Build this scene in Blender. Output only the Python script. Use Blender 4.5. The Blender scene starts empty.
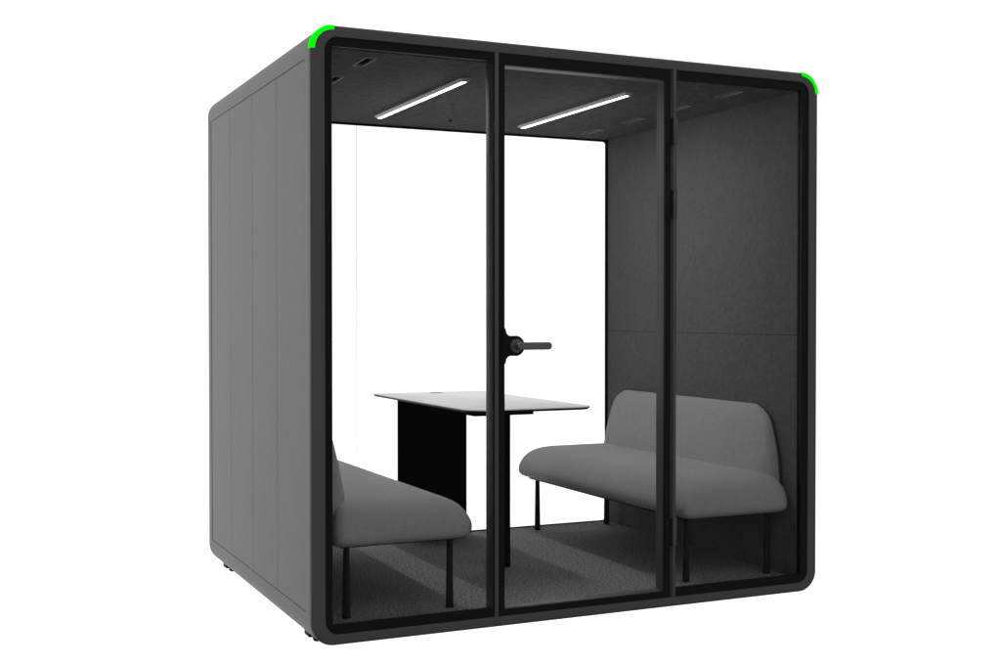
import bpy, bmesh, math
from mathutils import Vector, Matrix

S = bpy.context.scene
C = S.collection
PI = math.pi

# ------------------------------------------------------------------ materials
def mat(name, color, rough=0.5, metal=0.0, spec=0.5, noise=0.0, nscale=200.0, bump=0.0, bscale=None,
        emis=None, estr=0.0, weave=False, stretch=None, sheen=0.0, threads=0.0, bdist=.002):
    m = bpy.data.materials.new(name); m.use_nodes = True
    nt = m.node_tree; b = nt.nodes['Principled BSDF']
    b.inputs['Roughness'].default_value = rough
    b.inputs['Metallic'].default_value = metal
    b.inputs['Specular IOR Level'].default_value = spec
    b.inputs['Base Color'].default_value = (*color, 1)
    if sheen: b.inputs['Sheen Weight'].default_value = sheen
    if emis:
        b.inputs['Emission Color'].default_value = (*emis, 1)
        b.inputs['Emission Strength'].default_value = estr
    tc = nt.nodes.new('ShaderNodeTexCoord')
    src = tc.outputs['Object']
    if stretch:
        mp = nt.nodes.new('ShaderNodeMapping'); mp.inputs['Scale'].default_value = stretch
        nt.links.new(src, mp.inputs['Vector']); src = mp.outputs['Vector']
    h = None
    if noise or bump:
        n = nt.nodes.new('ShaderNodeTexNoise'); n.inputs['Scale'].default_value = nscale
        n.inputs['Detail'].default_value = 4; n.inputs['Roughness'].default_value = .65
        nt.links.new(src, n.inputs['Vector']); h = n.outputs['Fac']
        if weave:
            ws = []
            for ax in ('X', 'Z' if weave == 'Z' else 'Y'):
                w = nt.nodes.new('ShaderNodeTexWave'); w.bands_direction = ax
                w.inputs['Scale'].default_value = bscale or 120
                w.inputs['Distortion'].default_value = 2.5; w.inputs['Detail'].default_value = 2
                w.inputs['Detail Scale'].default_value = 3
                nt.links.new(src, w.inputs['Vector']); ws.append(w.outputs['Fac'])
            mm = nt.nodes.new('ShaderNodeMath'); mm.operation = 'ADD'
            nt.links.new(ws[0], mm.inputs[0]); nt.links.new(ws[1], mm.inputs[1])
            m2 = nt.nodes.new('ShaderNodeMath'); m2.operation = 'MULTIPLY_ADD'
            m2.inputs[1].default_value = .3
            nt.links.new(mm.outputs[0], m2.inputs[0]); nt.links.new(h, m2.inputs[2]); h = m2.outputs[0]
            off = .3
        else: off = 0
    if threads:
        # two crossed sets of long thin noise cells: linen-like threads
        acc = None
        for sc in ((520, 34, 34), (34, 520, 34), (34, 34, 520)):
            mp = nt.nodes.new('ShaderNodeMapping'); mp.inputs['Scale'].default_value = sc
            nt.links.new(tc.outputs['Object'], mp.inputs['Vector'])
            tn = nt.nodes.new('ShaderNodeTexNoise'); tn.inputs['Scale'].default_value = 1
            tn.inputs['Detail'].default_value = 3
            nt.links.new(mp.outputs['Vector'], tn.inputs['Vector'])
            ad = nt.nodes.new('ShaderNodeMath'); ad.operation = 'MULTIPLY_ADD'
            ad.inputs[1].default_value = threads
            nt.links.new(tn.outputs['Fac'], ad.inputs[0])
            if acc is None: nt.links.new(h, ad.inputs[2])
            else: nt.links.new(acc, ad.inputs[2])
            acc = ad.outputs[0]
        sb = nt.nodes.new('ShaderNodeMath'); sb.operation = 'SUBTRACT'
        sb.inputs[1].default_value = threads * 1.5
        nt.links.new(acc, sb.inputs[0]); h = sb.outputs[0]
    if noise:
        r = nt.nodes.new('ShaderNodeMapRange')
        r.inputs['From Min'].default_value = .3 + off; r.inputs['From Max'].default_value = .7 + off
        r.inputs['To Min'].default_value = 1 - noise; r.inputs['To Max'].default_value = 1 + noise
        nt.links.new(h, r.inputs['Value'])
        mx = nt.nodes.new('ShaderNodeVectorMath'); mx.operation = 'SCALE'
        mx.inputs[0].default_value = color
        nt.links.new(r.outputs['Result'], mx.inputs['Scale'])
        nt.links.new(mx.outputs['Vector'], b.inputs['Base Color'])
    if bump:
        bp = nt.nodes.new('ShaderNodeBump'); bp.inputs['Strength'].default_value = bump
        bp.inputs['Distance'].default_value = bdist
        nt.links.new(h, bp.inputs['Height']); nt.links.new(bp.outputs['Normal'], b.inputs['Normal'])
    return m

def glass_mat(name, tint, ior):
    m = bpy.data.materials.new(name); m.use_nodes = True
    nt = m.node_tree; nt.nodes.clear()
    o = nt.nodes.new('ShaderNodeOutputMaterial'); mix = nt.nodes.new('ShaderNodeMixShader')
    t = nt.nodes.new('ShaderNodeBsdfTransparent'); t.inputs['Color'].default_value = (*tint, 1)
    g = nt.nodes.new('ShaderNodeBsdfGlossy'); g.inputs['Roughness'].default_value = 0.02
    f = nt.nodes.new('ShaderNodeFresnel'); f.inputs['IOR'].default_value = ior
    nt.links.new(f.outputs[0], mix.inputs[0]); nt.links.new(t.outputs[0], mix.inputs[1])
    nt.links.new(g.outputs[0], mix.inputs[2]); nt.links.new(mix.outputs[0], o.inputs[0])
    return m

M = dict(
    graphite=mat('graphite_laminate', (.150, .150, .152), rough=.55, spec=.3, noise=.055, nscale=90, bump=.12, threads=.9),
    frame=mat('graphite_powder_coat', (.078, .078, .080), rough=.5, spec=.3, noise=.05, nscale=350, bump=.08),
    groove=mat('joint_shadow_gap', (.03, .03, .03), rough=.9),
    black=mat('black_glass_border', (.0075, .0075, .008), rough=.55, spec=.12),
    ink=mat('deep_black_laminate', (.0035, .0035, .0035), rough=.8, spec=.0),
    matt=mat('matt_black_metal', (.012, .012, .012), rough=.6, spec=.2, noise=.1, nscale=300),
    felt=mat('dark_acoustic_felt', (.098, .098, .10), rough=.95, spec=.1, noise=.14, nscale=48, bump=1.0, bdist=.006),
    ceil=mat('dark_ceiling_fabric', (.088, .088, .09), rough=.95, spec=.1, noise=.46, nscale=150, bump=1.0, bdist=.004, threads=.6),
    carpet=mat('grey_loop_carpet', (.235, .238, .234), rough=1, spec=.05, noise=1.15, nscale=105, bump=1.0),
    fabric=mat('grey_bench_fabric', (.315, .315, .318), rough=.9, spec=.15, noise=.075, nscale=200, bump=.35, threads=.8),
    piping=mat('charcoal_fabric', (.05, .05, .05), rough=.9, spec=.1),
    white=mat('white_laminate', (.78, .78, .78), rough=.3, spec=.5, noise=.015, nscale=40),
    alu=mat('aluminium_trim', (.42, .41, .39), rough=.4, metal=.3, noise=.08, nscale=300),
    lamp_body=mat('grey_lamp_housing', (.5, .5, .5), rough=.5, noise=.05, nscale=300),
    led=mat('led_diffuser', (.9, .9, .9), emis=(1, .985, .96), estr=114),
    green=mat('green_status_light', (0, .3, 0), emis=(0, 1, 0), estr=1.1, rough=.6, spec=0),
    taupe=mat('bronze_door_lever', (.16, .135, .125), rough=.4, metal=.5, noise=.05, nscale=300),
    rubber=mat('black_rubber', (.008, .008, .008), rough=.7, spec=.2),
    glass=glass_mat('clear_low_reflection_glass', (.985, .985, .985), 1.12),
    seal=glass_mat('translucent_glass_joint', (.72, .72, .72), 1.1),
    glow_sheet=mat('glowing_white_backdrop', (.5, .5, .5), rough=.9, spec=0, emis=(1, 1, 1), estr=1.0),
)

# ------------------------------------------------------------------ helpers
def link(name, bm, m, parent=None, smooth=35):
    bmesh.ops.recalc_face_normals(bm, faces=bm.faces)
    me = bpy.data.meshes.new(name); bm.to_mesh(me); bm.free()
    if smooth:
        me.polygons.foreach_set('use_smooth', [True] * len(me.polygons))
        me.set_sharp_from_angle(angle=math.radians(smooth))
    me.materials.append(M[m])
    o = bpy.data.objects.new(name, me); C.objects.link(o)
    if parent is not None: o.parent = parent
    return o

def empty(name, loc=(0, 0, 0)):
    o = bpy.data.objects.new(name, None); C.objects.link(o); o.location = loc
    o.empty_display_size = .2
    return o

def box(bm, x0, x1, y0, y1, z0, z1, bev=0.0, seg=2):
    r = bmesh.ops.create_cube(bm, size=1)
    vs = r['verts']
    for v in vs:
        v.co = Vector((x0 + (v.co.x + .5) * (x1 - x0), y0 + (v.co.y + .5) * (y1 - y0), z0 + (v.co.z + .5) * (z1 - z0)))
    if bev:
        es = list({e for v in vs for e in v.link_edges})
        bmesh.ops.bevel(bm, geom=es, offset=bev, segments=seg, affect='EDGES', profile=.5)
    return bm

def B(*a, **k): return box(bmesh.new(), *a, **k)

def rrect(a0, a1, b0, b1, r, n=10):
    """rounded rectangle outline, r = one radius or four (a1b1, a0b1, a0b0, a1b0)"""
    rs = r if isinstance(r, (list, tuple)) else (r,) * 4
    pts = []
    for k, (ca, cb, sa, sb) in enumerate(((a1, b1, -1, -1), (a0, b1, 1, -1), (a0, b0, 1, 1), (a1, b0, -1, 1))):
        rr = max(rs[k], 1e-5); c = (ca + sa * rr, cb + sb * rr)
        for i in range(n + 1):
            t = math.radians(90 * k) + PI / 2 * i / n
            pts.append((c[0] + rr * math.cos(t), c[1] + rr * math.sin(t)))
    return pts

def loft(loops, closed=True, cap=False):
    """loops: lists of 3-D points of equal length"""
    bm = bmesh.new(); R = [[bm.verts.new(p) for p in L] for L in loops]
    n = len(R[0]); m = len(R)
    for i in range(m if closed else m - 1):
        a = R[i]; b = R[(i + 1) % m]
        for j in range(n):
            bm.faces.new((a[j], a[(j + 1) % n], b[(j + 1) % n], b[j]))
    if cap:
        bm.faces.new(R[0]); bm.faces.new(R[-1])
    return bm

def xz(pts, y): return [(a, y, b) for a, b in pts]
def xy(pts, z): return [(a, b, z) for a, b in pts]

def ring(o, i, y0, y1, ro, ri, bev=0.0, n=10):
    """frame in the xz plane: outer o=(x0,x1,z0,z1), inner i, from y0 (front) to y1"""
    L = []
    if bev:
        for k in range(5):
            t = PI / 2 * k / 4
            d = bev * (1 - math.sin(t)); yy = y0 + bev * (1 - math.cos(t))
            L.append(xz(rrect(o[0] + d, o[1] - d, o[2] + d, o[3] - d, max(ro - d, .001), n), yy))
    else: L.append(xz(rrect(*o, ro, n), y0))
    L.append(xz(rrect(*o, ro, n), y1))
    L.append(xz(rrect(*i, ri, n), y1)); L.append(xz(rrect(*i, ri, n), y0))
    return loft(L)

def cyl(bm, p0, p1, r0, r1=None, seg=24):
    r1 = r0 if r1 is None else r1
    p0 = Vector(p0); p1 = Vector(p1); d = p1 - p0
    g = bmesh.ops.create_cone(bm, cap_ends=True, segments=seg, radius1=r0, radius2=r1, depth=d.length)
    q = Vector((0, 0, 1)).rotation_difference(d.normalized())
    for v in g['verts']: v.co = q @ v.co + (p0 + p1) / 2
    return bm

def poly_prism(pts, y0, y1):
    return loft([xz(pts, y0), xz(pts, y1)], closed=False, cap=True)

# ------------------------------------------------------------------ the booth
X0, X1, Z1, YB = .003, 2.278, 2.25, 1.763
WL, WR, FZ, CZ, BG = .092, 2.191, .0568, 2.1715, 1.695     # inner walls, carpet, ceiling, back glass
R = .087
pod = empty('meeting_booth', (1.14, .85, 0))
pod['label'] = 'large graphite grey booth with glass front and two green lit top corners'
pod['category'] = 'booth'
def P(name, bm, m, parent=pod, smooth=35):
    o = link(name, bm, m, None, smooth)
    # keep world geometry, express it relative to the thing's base
    base = Vector((1.14, .85, 0))
    o.data.transform(Matrix.Translation(-base)); o.location = (0, 0, 0)
    o.parent = parent
    return o

# outer shell: rounded tube with a shallow side recess for the panels
def shell_profile(out):
    n = 14
    if not out:
        return None
    pts = []
    rec, zl, zh = .009, .116, 2.134
    def arc(cx, cz, a0):
        for i in range(n + 1):
            t = a0 + PI / 2 * i / n
            pts.append((cx + R * math.cos(t), cz + R * math.sin(t)))
    arc(X1 - R, Z1 - R, 0); arc(X0 + R, Z1 - R, PI / 2)
    pts += [(X0, zh), (X0 + rec, zh), (X0 + rec, zl), (X0, zl)]
    arc(X0 + R, R, PI); arc(X1 - R, R, 1.5 * PI)
    pts += [(X1, zl), (X1 - rec, zl), (X1 - rec, zh), (X1, zh)]
    return pts
op = shell_profile(True)
def inner_like(op, x0, x1, z0, z1):
    # one inner point per outer point, clamped on the inner rectangle
    return [(min(max(a, x0), x1), min(max(b, z0), z1)) for a, b in op]
ip = inner_like(op, WL - .012, WR + .012, FZ - .02, CZ + .012)
ip2 = inner_like(op, WL - .045, WR + .050, FZ - .040, CZ + .040)
shell = P('shell', loft([xz(op, .030), xz(op, YB), xz(ip2, YB), xz(ip2, BG - .009), xz(ip, BG - .0095), xz(ip, .030)]), 'graphite')

# flush side panels, four each side, with the end strips
for sx in (0, 1):
    a, b = (X0, X0 + .0055) if sx == 0 else (X1 - .0055, X1)
    ys = [(.0805, .4715), (.4745, .8715), (.8745, 1.2815), (1.2845, 1.6860)]
    ba = (X0 + .0060, X0 + .0085) if sx == 0 else (X1 - .0085, X1 - .0060)
    P('seam_shade_sheet', B(ba[0], ba[1], .0800, YB - .002, .1170, 2.1330), 'groove', smooth=0)  # dark sheet added behind the panels, painting shade into their seams
    for y0, y1 in ys:
        P('side_panel', B(a, b, y0, y1, .1195, 2.1305), 'graphite', smooth=0)
    P('edge_strip', B(a, b, 1.7000, YB - .0005, .1165, 2.1335), 'graphite', smooth=0)
    P('edge_strip', B(a, b, .0305, .080, .1165, 2.1335), 'graphite', smooth=0)

# front frame
OI = (.055, 2.228, .040, 2.209)
P('front_frame', ring((X0, X1, 0, Z1), OI, 0, .0298, R, .052, bev=.012, n=12), 'frame')
# black rim between the front frame and the lining
P('inner_rim', ring((X0 + .04, X1 - .04, .03, 2.22), (WL - .004, WR + .002, FZ - .006, CZ + .003), .0225, .0305, .03, .01), 'black')
# back frame
P('back_frame', ring((WL - .040, WR + .046, FZ - .036, CZ + .036), (WL + .007, WR - .007, FZ + .004, CZ - .009), BG - .0085, BG + .008, .01, .016), 'ink')
# lining
P('carpet', B(WL - .006, WR + .006, .0312, BG - .013, FZ - .018, FZ), 'carpet', smooth=0)
def vent_boxes():
    out = []
    for cx in (.278, 1.958):
        for cy in (.214, .614, 1.030, 1.444):
            out.append((cx - .021, cx + .021, cy - .085, cy + .085))
    return out
vb = vent_boxes()
# ceiling panel with real pockets for the vents: strips of boxes around the holes
bm = bmesh.new()
ya, yb = .0312, BG - .013
xs = [WL - .006, .257, .299, 1.937, 1.979, WR + .006]
zc0, zc1 = CZ, CZ + .010
for i in (0, 2, 4): box(bm, xs[i], xs[i + 1], ya, yb, zc0, zc1)
for i in (1, 3):
    y = ya
    for cy in (.214, .614, 1.030, 1.444):
        box(bm, xs[i], xs[i + 1], y, cy - .085, zc0, zc1); y = cy + .085
    box(bm, xs[i], xs[i + 1], y, yb, zc0, zc1)
bmesh.ops.remove_doubles(bm, verts=bm.verts, dist=.0001)
# drop the internal faces shared by neighbouring boxes
seen = {}
for f in bm.faces: seen.setdefault(tuple(round(c, 4) for c in f.calc_center_median()), []).append(f)
bmesh.ops.delete(bm, geom=[f for fs in seen.values() if len(fs) > 1 for f in fs], context='FACES')
P('ceiling_panel', bm, 'ceil', smooth=0)
for (a, b, c, d) in vb:
    bm = ring((a + .0005, b - .0005, c + .0005, d - .0005), (a + .0022, b - .0022, c + .0022, d - .0022), 0, .0118, .004, .003, n=3)
    bm.transform(Matrix(((1, 0, 0, 0), (0, 0, 1, 0), (0, 1, 0, CZ - .0015), (0, 0, 0, 1))))
    v = P('ceiling_vent', bm, 'alu')
    g = B(a + .0022, b - .0022, c + .0022, d - .0022, CZ + .0072, CZ + .0100)
    P('grille', g, 'ink', parent=v, smooth=0)
# felt wall panels (lower and upper on each side)
SEAM = 1.1150
for sx in (0, 1):
    a, b = (WL - .010, WL) if sx == 0 else (WR, WR + .010)
    P('wall_panel', B(a, b, .0315, BG - .0135, FZ + .0005, SEAM - .0012), 'felt', smooth=0)
    P('wall_panel', B(a, b, .0315, BG - .0135, SEAM + .0012, CZ - .0005), 'felt', smooth=0)
for a, b in ((WL - .0095, WL - .0025), (WR + .0025, WR + .0095)):
    P('wall_gap_shade', B(a, b, .032, BG - .014, SEAM - .00115, SEAM + .00115), 'rubber', smooth=0)  # dark strip added in the open gap to stand for its shade
# ceiling lights, surface mounted
for cx in (.756, 1.527):
    y0, y1 = .348, 1.402
    lp = []
    for (w, l, z) in ((.0230, .012, CZ - .0003), (.0240, .013, CZ - .002), (.0235, .012, CZ - .005), (.0140, .002, CZ - .0145)):
        lp.append(xy(rrect(cx - w, cx + w, y0 - l, y1 + l, .004, 3), z))
    h = P('ceiling_light', loft(lp, closed=False, cap=True), 'lamp_body')
    P('diffuser', B(cx - .0090, cx + .0090, y0 + .010, y1 - .004, CZ - .0162, CZ - .0147, bev=.0006), 'led', parent=h)
bm = bmesh.new(); cyl(bm, (1.121, 1.387, CZ), (1.121, 1.387, CZ - .010), .011, .008)
P('sensor', bm, 'rubber')
# back glass, three panes with clear joints
pj = [WL + .004, .735, 1.546, WR - .004]
for i in range(3):
    a = pj[i] + (.0015 if i else 0); b = pj[i + 1] - (.0015 if i < 2 else 0)
    P('back_pane', B(a, b, BG - .0035, BG + .0035, FZ + .002, CZ - .006), 'glass', smooth=0)
for x in pj[1:3]:
    P('glass_joint', B(x - .0014, x + .0014, BG - .0025, BG + .0025, FZ + .0045, CZ - .0095), 'seal', smooth=0)
# mullions
P('mullion', B(.7245, .7462, .0065, .072, .0405, 2.2085, bev=.0015), 'frame')
P('mullion_cover', B(.7300, .7462, -.001, .0062, .0405, 2.2085, bev=.0015), 'frame')
P('mullion', B(1.5258, 1.5498, .0065, .072, .0405, 2.2085, bev=.0015), 'frame')
P('mullion_cover', B(1.5345, 1.5498, -.001, .0062, .0405, 2.2085, bev=.0015), 'frame')
# fixed front windows: black border + glass
for (x0, x1, i0, i1) in ((.0548, .7298, .082, .7247), (1.5502, 2.2285, 1.5530, 2.1925)):
    w = P('front_window', ring((x0, x1, .0395, 2.2095), (i0, i1, .0775, 2.1745), .004, .016, .010, .008), 'black')
    P('pane', B(i0 - .002, i1 + .002, .0115, .0185, .0755, 2.1765), 'glass', parent=w, smooth=0)
# door
D = empty('door', (0, 0, 0)); D.parent = pod
dx0, dx1 = .7480, 1.5242
P('border', ring((dx0, dx1, .0405, 2.2085), (.7720, 1.4975, .0660, 2.1640), .001, .012, .004, .003), 'black', parent=D)
P('door_frame', ring((dx0 + .001, dx1 - .001, .0415, 2.2075), (.7735, 1.4965, .0675, 2.1625), .0122, .066, .003, .003), 'frame', parent=D)
P('door_pane', B(.7690, 1.5005, .004, .010, .0630, 2.1670), 'glass', parent=D, smooth=0)
for z0, z1 in ((1.902, 2.010), (1.597, 1.716), (.250, .370)):
    bm = B(1.500, 1.5235, -.0045, .0008, z0, z1, bev=.001)
    cyl(bm, (1.5255, -.006, z0 + .002), (1.5255, -.006, z1 - .002), .0055)
    P('hinge', bm, 'rubber', parent=D)
    P('hinge_knuckle', B(1.5330, 1.5520, -.006, -.0012, z0 + .001, z1 - .001, bev=.0015), 'frame')
# lock plate growing out of the stile
hz, hx, hr = 1.084, .814, .0400
pts = []
def q(p0, p1, p2, n=8):
    return [((1 - t) ** 2 * p0[0] + 2 * t * (1 - t) * p1[0] + t * t * p2[0], (1 - t) ** 2 * p0[1] + 2 * t * (1 - t) * p1[1] + t * t * p2[1]) for t in [i / n for i in range(n + 1)]]
pts += [(.7600, hz + .068)] + q((.7725, hz + .068), (.7735, hz + .040), (.795, hz + .0385))
for i in range(1, 17):
    t = PI / 2 - PI * i / 17
    pts.append((hx + hr * math.cos(t), hz + hr * math.sin(t)))
pts += q((.795, hz - .0385), (.7735, hz - .040), (.7725, hz - .068)) + [(.7600, hz - .068)]
P('lock_plate', poly_prism(pts, -.007, .0006), 'black', parent=D, smooth=30)
# lever
bm = bmesh.new()
cyl(bm, (.8175, -.0072, hz), (.8175, -.015, hz), .027, .026, 40)
cyl(bm, (.8175, -.014, hz), (.8175, -.047, hz), .0125, .0125, 24)
lp = []
for (d, y) in ((.003, -.062), (0, -.059), (0, -.047), (.003, -.044)):
    lp.append(xz(rrect(.8000 + d, .9465 - d, hz - .0145 + d, hz + .0145 - d, .0143 - d, 8), y))
L = loft(lp, closed=False, cap=True)
me = bpy.data.meshes.new('tmp'); L.to_mesh(me); L.free(); bm.from_mesh(me); bpy.data.meshes.remove(me)
P('handle', bm, 'taupe', parent=D)

# green corner lights: a quarter ring wrapping the outer corner of the front frame
for side in (0, 1):
    cx = X0 + R if side == 0 else X1 - R
    cz = Z1 - R
    prof = [(-.0015, R - .016), (-.0015, R - .004), (.0005, R + .0006), (.004, R + .0015), (.022, R + .0015), (.022, R - .003), (.004, R - .006), (.002, R - .016)]
    a0, a1 = (PI / 2 - .01, PI + .01) if side == 0 else (-.01, PI / 2 + .01)
    loops = []
    for i in range(25):
        t = a0 + (a1 - a0) * i / 24
        loops.append([(cx + r * math.cos(t), y, cz + r * math.sin(t)) for y, r in prof])
    P('corner_light', loft(loops, closed=False, cap=True), 'green')

# feet: bracket and swivel ball
for fx in (.085, 2.196):
    for fy in (.255, 1.672):
        f = P('foot', B(fx - .028, fx + .028, fy - .035, fy + .032, -.018, .006, bev=.002), 'rubber')
        bm = bmesh.new()
        cyl(bm, (fx, fy - .046, .002), (fx, fy - .046, -.018), .009, .009)
        bmesh.ops.create_uvsphere(bm, u_segments=20, v_segments=12, radius=.017, matrix=Matrix.Translation((fx, fy - .046, -.020)) @ Matrix.Diagonal((1, 1, .75, 1)))
        P('levelling_pad', bm, 'rubber', parent=f)

# ------------------------------------------------------------------ benches
def bench(mirror):
    def mx(x): return 2.304 - x if mirror else x
    ox, oy = mx(1.91), .877
    t = empty('bench', (ox, oy, FZ))
    def Q(name, bm, m, parent=None, smooth=50, axis=2.304):
        if mirror: bm.transform(Matrix(((-1, 0, 0, axis), (0, 1, 0, 0), (0, 0, 1, 0), (0, 0, 0, 1))))
        o = link(name, bm, m, None, smooth)
        o.data.transform(Matrix.Translation((-ox, -oy, -FZ)))
        o.parent = parent or t
        return o
    # seat cushion: full, rounded top edge
    x0, x1, y0, y1 = 1.628, 2.190, .062, 1.688
    prof = [(.324, .060), (.3255, .045), (.330, .028), (.338, .014), (.350, .004), (.366, 0), (.385, 0), (.405, .004), (.425, .012),
            (.445, .024), (.463, .041), (.479, .062), (.491, .088), (.499, .118), (.504, .152), (.507, .187), (.509, .222)]
    prof = [(.337 + (z - .324) * .852, d) if z < .41 else (z - .003, d) for z, d in prof]
    L = []
    for z, d in prof:
        dx = d * .95
        L.append(xy(rrect(x0 + dx, x1 - dx * .38, y0 + d * .72, y1 - d * .6, max(.045 - d * .1, .03), 8), z))
    Q('seat', loft(L, closed=False, cap=True), 'fabric')
    Q('seat_base', B(1.675, 2.150, .130, 1.625, .3280, .3385, bev=.003), 'matt')
    # backrest: leaning, tapering to the top
    L = []
    N = 16
    for k in range(N + 1):
        u = k / N
        z = .430 + (.798 - .430) * u
        xf = 2.100 + .066 * u + .008 * max(0, (u - .8) / .2) ** 2
        xb = 2.1815
        ins = .004 + .10 * u ** 2.2 + .065 * max(0, (u - .8) / .2) ** 2.5
        r = min(.075, (xb - xf) * .95)
        L.append(xy(rrect(xf, xb, .130 + ins, 1.640 - ins, (.004, r, r, .004), 8), z))
    L.append(xy(rrect(2.176, 2.180, .32, 1.43, .0015, 8), .7995))
    Q('backrest', loft(L, closed=False, cap=True), 'fabric')
    L = []
    for xx in (2.1820, 2.1870):
        lp = []
        for k in range(N + 1):
            u = k / N; z = .440 + (.8005 - .440) * u
            uu = max(0, (z - .430) / .368)
            ins = -.004 + .10 * uu ** 2.2 + .062 * max(0, (uu - .8) / .2) ** 2.5
            lp.append((xx, .130 + ins, z))
        L.append(lp + [(xx, 1.770 - p[1], p[2]) for p in reversed(lp)])
    Q('back_shell', loft(L, closed=False, cap=True), 'piping')
    for lx in (1.709, 2.132):
        for ly in (.1635, 1.590):
            bm = bmesh.new()
            cyl(bm, (lx, ly, FZ + .006), (lx, ly, .334), .0155, .0115, 24)
            l = Q('leg', bm, 'matt', axis=2.318)
            bm = bmesh.new(); cyl(bm, (lx, ly, FZ), (lx, ly, FZ + .006), .016, .016, 24)
            Q('foot_pad', bm, 'rubber', parent=l, axis=2.318)
    t['category'] = 'bench'
    t['group'] = 'upholstered benches facing each other'
    return t
b1 = bench(False)
b1['label'] = 'grey bench against the right wall, its whole backrest showing'
b2 = bench(True)
b2['label'] = 'grey bench at the left, backrest mostly hidden behind the booth frame'

# ------------------------------------------------------------------ table
tb = empty('table', (1.118, 1.06, FZ))
tb['label'] = 'rectangular table with thin white top and black supports standing between the two benches'
tb['category'] = 'table'
def T(name, bm, m, parent=None, smooth=40):
    o = link(name, bm, m, None, smooth)
    o.data.transform(Matrix.Translation((-1.118, -1.06, -FZ))); o.parent = parent or tb
    return o
tx0, tx1, ty0, ty1, tz = .818, 1.420, .432, 1.684, .8025
rad = (.012, .012, .095, .085)
L = [xy(rrect(tx0 + d, tx1 - d, ty0 + d, ty1 - d, tuple(max(r - d, .002) for r in rad), 12), z)
     for d, z in ((.0030, tz), (.0008, tz - .0010), (.0004, tz - .004))]
top = T('tabletop', loft(L, closed=False, cap=True), 'white')
L = [xy(rrect(tx0 + d, tx1 - d, ty0 + d, ty1 - d, tuple(max(r - d, .002) for r in rad), 12), z)
     for d, z in ((.0, tz - .0042), (.0, tz - .006), (.008, tz - .0135), (.018, tz - .014))]
T('edge_band', loft(L, closed=False, cap=True), 'matt', parent=top)
bm = bmesh.new(); cyl(bm, (1.135, 1.61, tz + .0003), (1.135, 1.61, tz + .003), .032, .031, 32)
T('cable_grommet', bm, 'alu', parent=top)
T('support_panel', B(.930, 1.303, 1.600, 1.630, FZ, tz - .0143, bev=.002), 'ink')
T('post', B(1.076, 1.157, .760, .835, FZ, tz - .0525, bev=.003), 'ink')
T('crossbar', B(.965, 1.262, .735, .860, tz - .0520, tz - .0143, bev=.003), 'ink')
T('underframe_beam', B(1.090, 1.143, .861, 1.599, tz - .0400, tz - .0143, bev=.002), 'ink')

# ------------------------------------------------------------------ setting
# glowing white sweep added behind and below the booth as stand-in for blank white
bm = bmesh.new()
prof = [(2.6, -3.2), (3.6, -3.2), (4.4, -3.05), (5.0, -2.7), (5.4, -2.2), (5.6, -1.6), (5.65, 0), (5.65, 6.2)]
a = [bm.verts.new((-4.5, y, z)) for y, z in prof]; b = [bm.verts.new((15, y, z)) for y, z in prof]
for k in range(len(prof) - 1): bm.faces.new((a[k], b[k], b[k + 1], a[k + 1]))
bd = link('backdrop', bm, 'glow_sheet', None, 60)
bd['kind'] = 'structure'

# ------------------------------------------------------------------ world: dim studio, a little brighter overhead
w = bpy.data.worlds.new('World'); S.world = w; w.use_nodes = True
nt = w.node_tree; bg = nt.nodes['Background']
tc = nt.nodes.new('ShaderNodeTexCoord'); sp = nt.nodes.new('ShaderNodeSeparateXYZ')
mr = nt.nodes.new('ShaderNodeMapRange'); mr.interpolation_type = 'SMOOTHSTEP'
mr.inputs['From Min'].default_value = -.7; mr.inputs['From Max'].default_value = .7
mr.inputs['To Min'].default_value = .13; mr.inputs['To Max'].default_value = .64
nt.links.new(tc.outputs['Generated'], sp.inputs[0]); nt.links.new(sp.outputs['Z'], mr.inputs['Value'])
nt.links.new(mr.outputs['Result'], bg.inputs['Strength'])
bg.inputs['Color'].default_value = (1, 1, 1, 1)

def area(name, loc, target, size, power):
    l = bpy.data.lights.new(name, 'AREA'); l.shape = 'RECTANGLE'; l.size, l.size_y = size; l.energy = power
    o = bpy.data.objects.new(name, l); C.objects.link(o); o.location = loc
    o.rotation_euler = (Vector(target) - Vector(loc)).to_track_quat('-Z', 'Y').to_euler()
    return o
area('softbox_side', (-2.7, 3.0, 1.7), (0, 1.5, 1.1), (1.2, 2.8), 30)

# ------------------------------------------------------------------ camera
cam = bpy.data.cameras.new('camera'); co = bpy.data.objects.new('camera', cam); C.objects.link(co)
cam.sensor_width = 36; cam.lens = 1247.46 / 1001 * 36; cam.clip_end = 200; cam.clip_start = .05
co.location = (-1.2666, -4.3532, 1.2046)
co.rotation_euler = (PI / 2 - .0151, 0, -.4345)
S.camera = co
S.render.resolution_x, S.render.resolution_y = 1024, 682
S.view_settings.view_transform = 'Standard'; S.view_settings.look = 'None'
S.view_settings.exposure = 0; S.view_settings.gamma = 1
S.render.engine = 'CYCLES'
S.cycles.sample_clamp_direct = 6.0
S.cycles.max_bounces = 10; S.cycles.diffuse_bounces = 5; S.cycles.transparent_max_bounces = 24
S.cycles.caustics_reflective = False; S.cycles.caustics_refractive = False
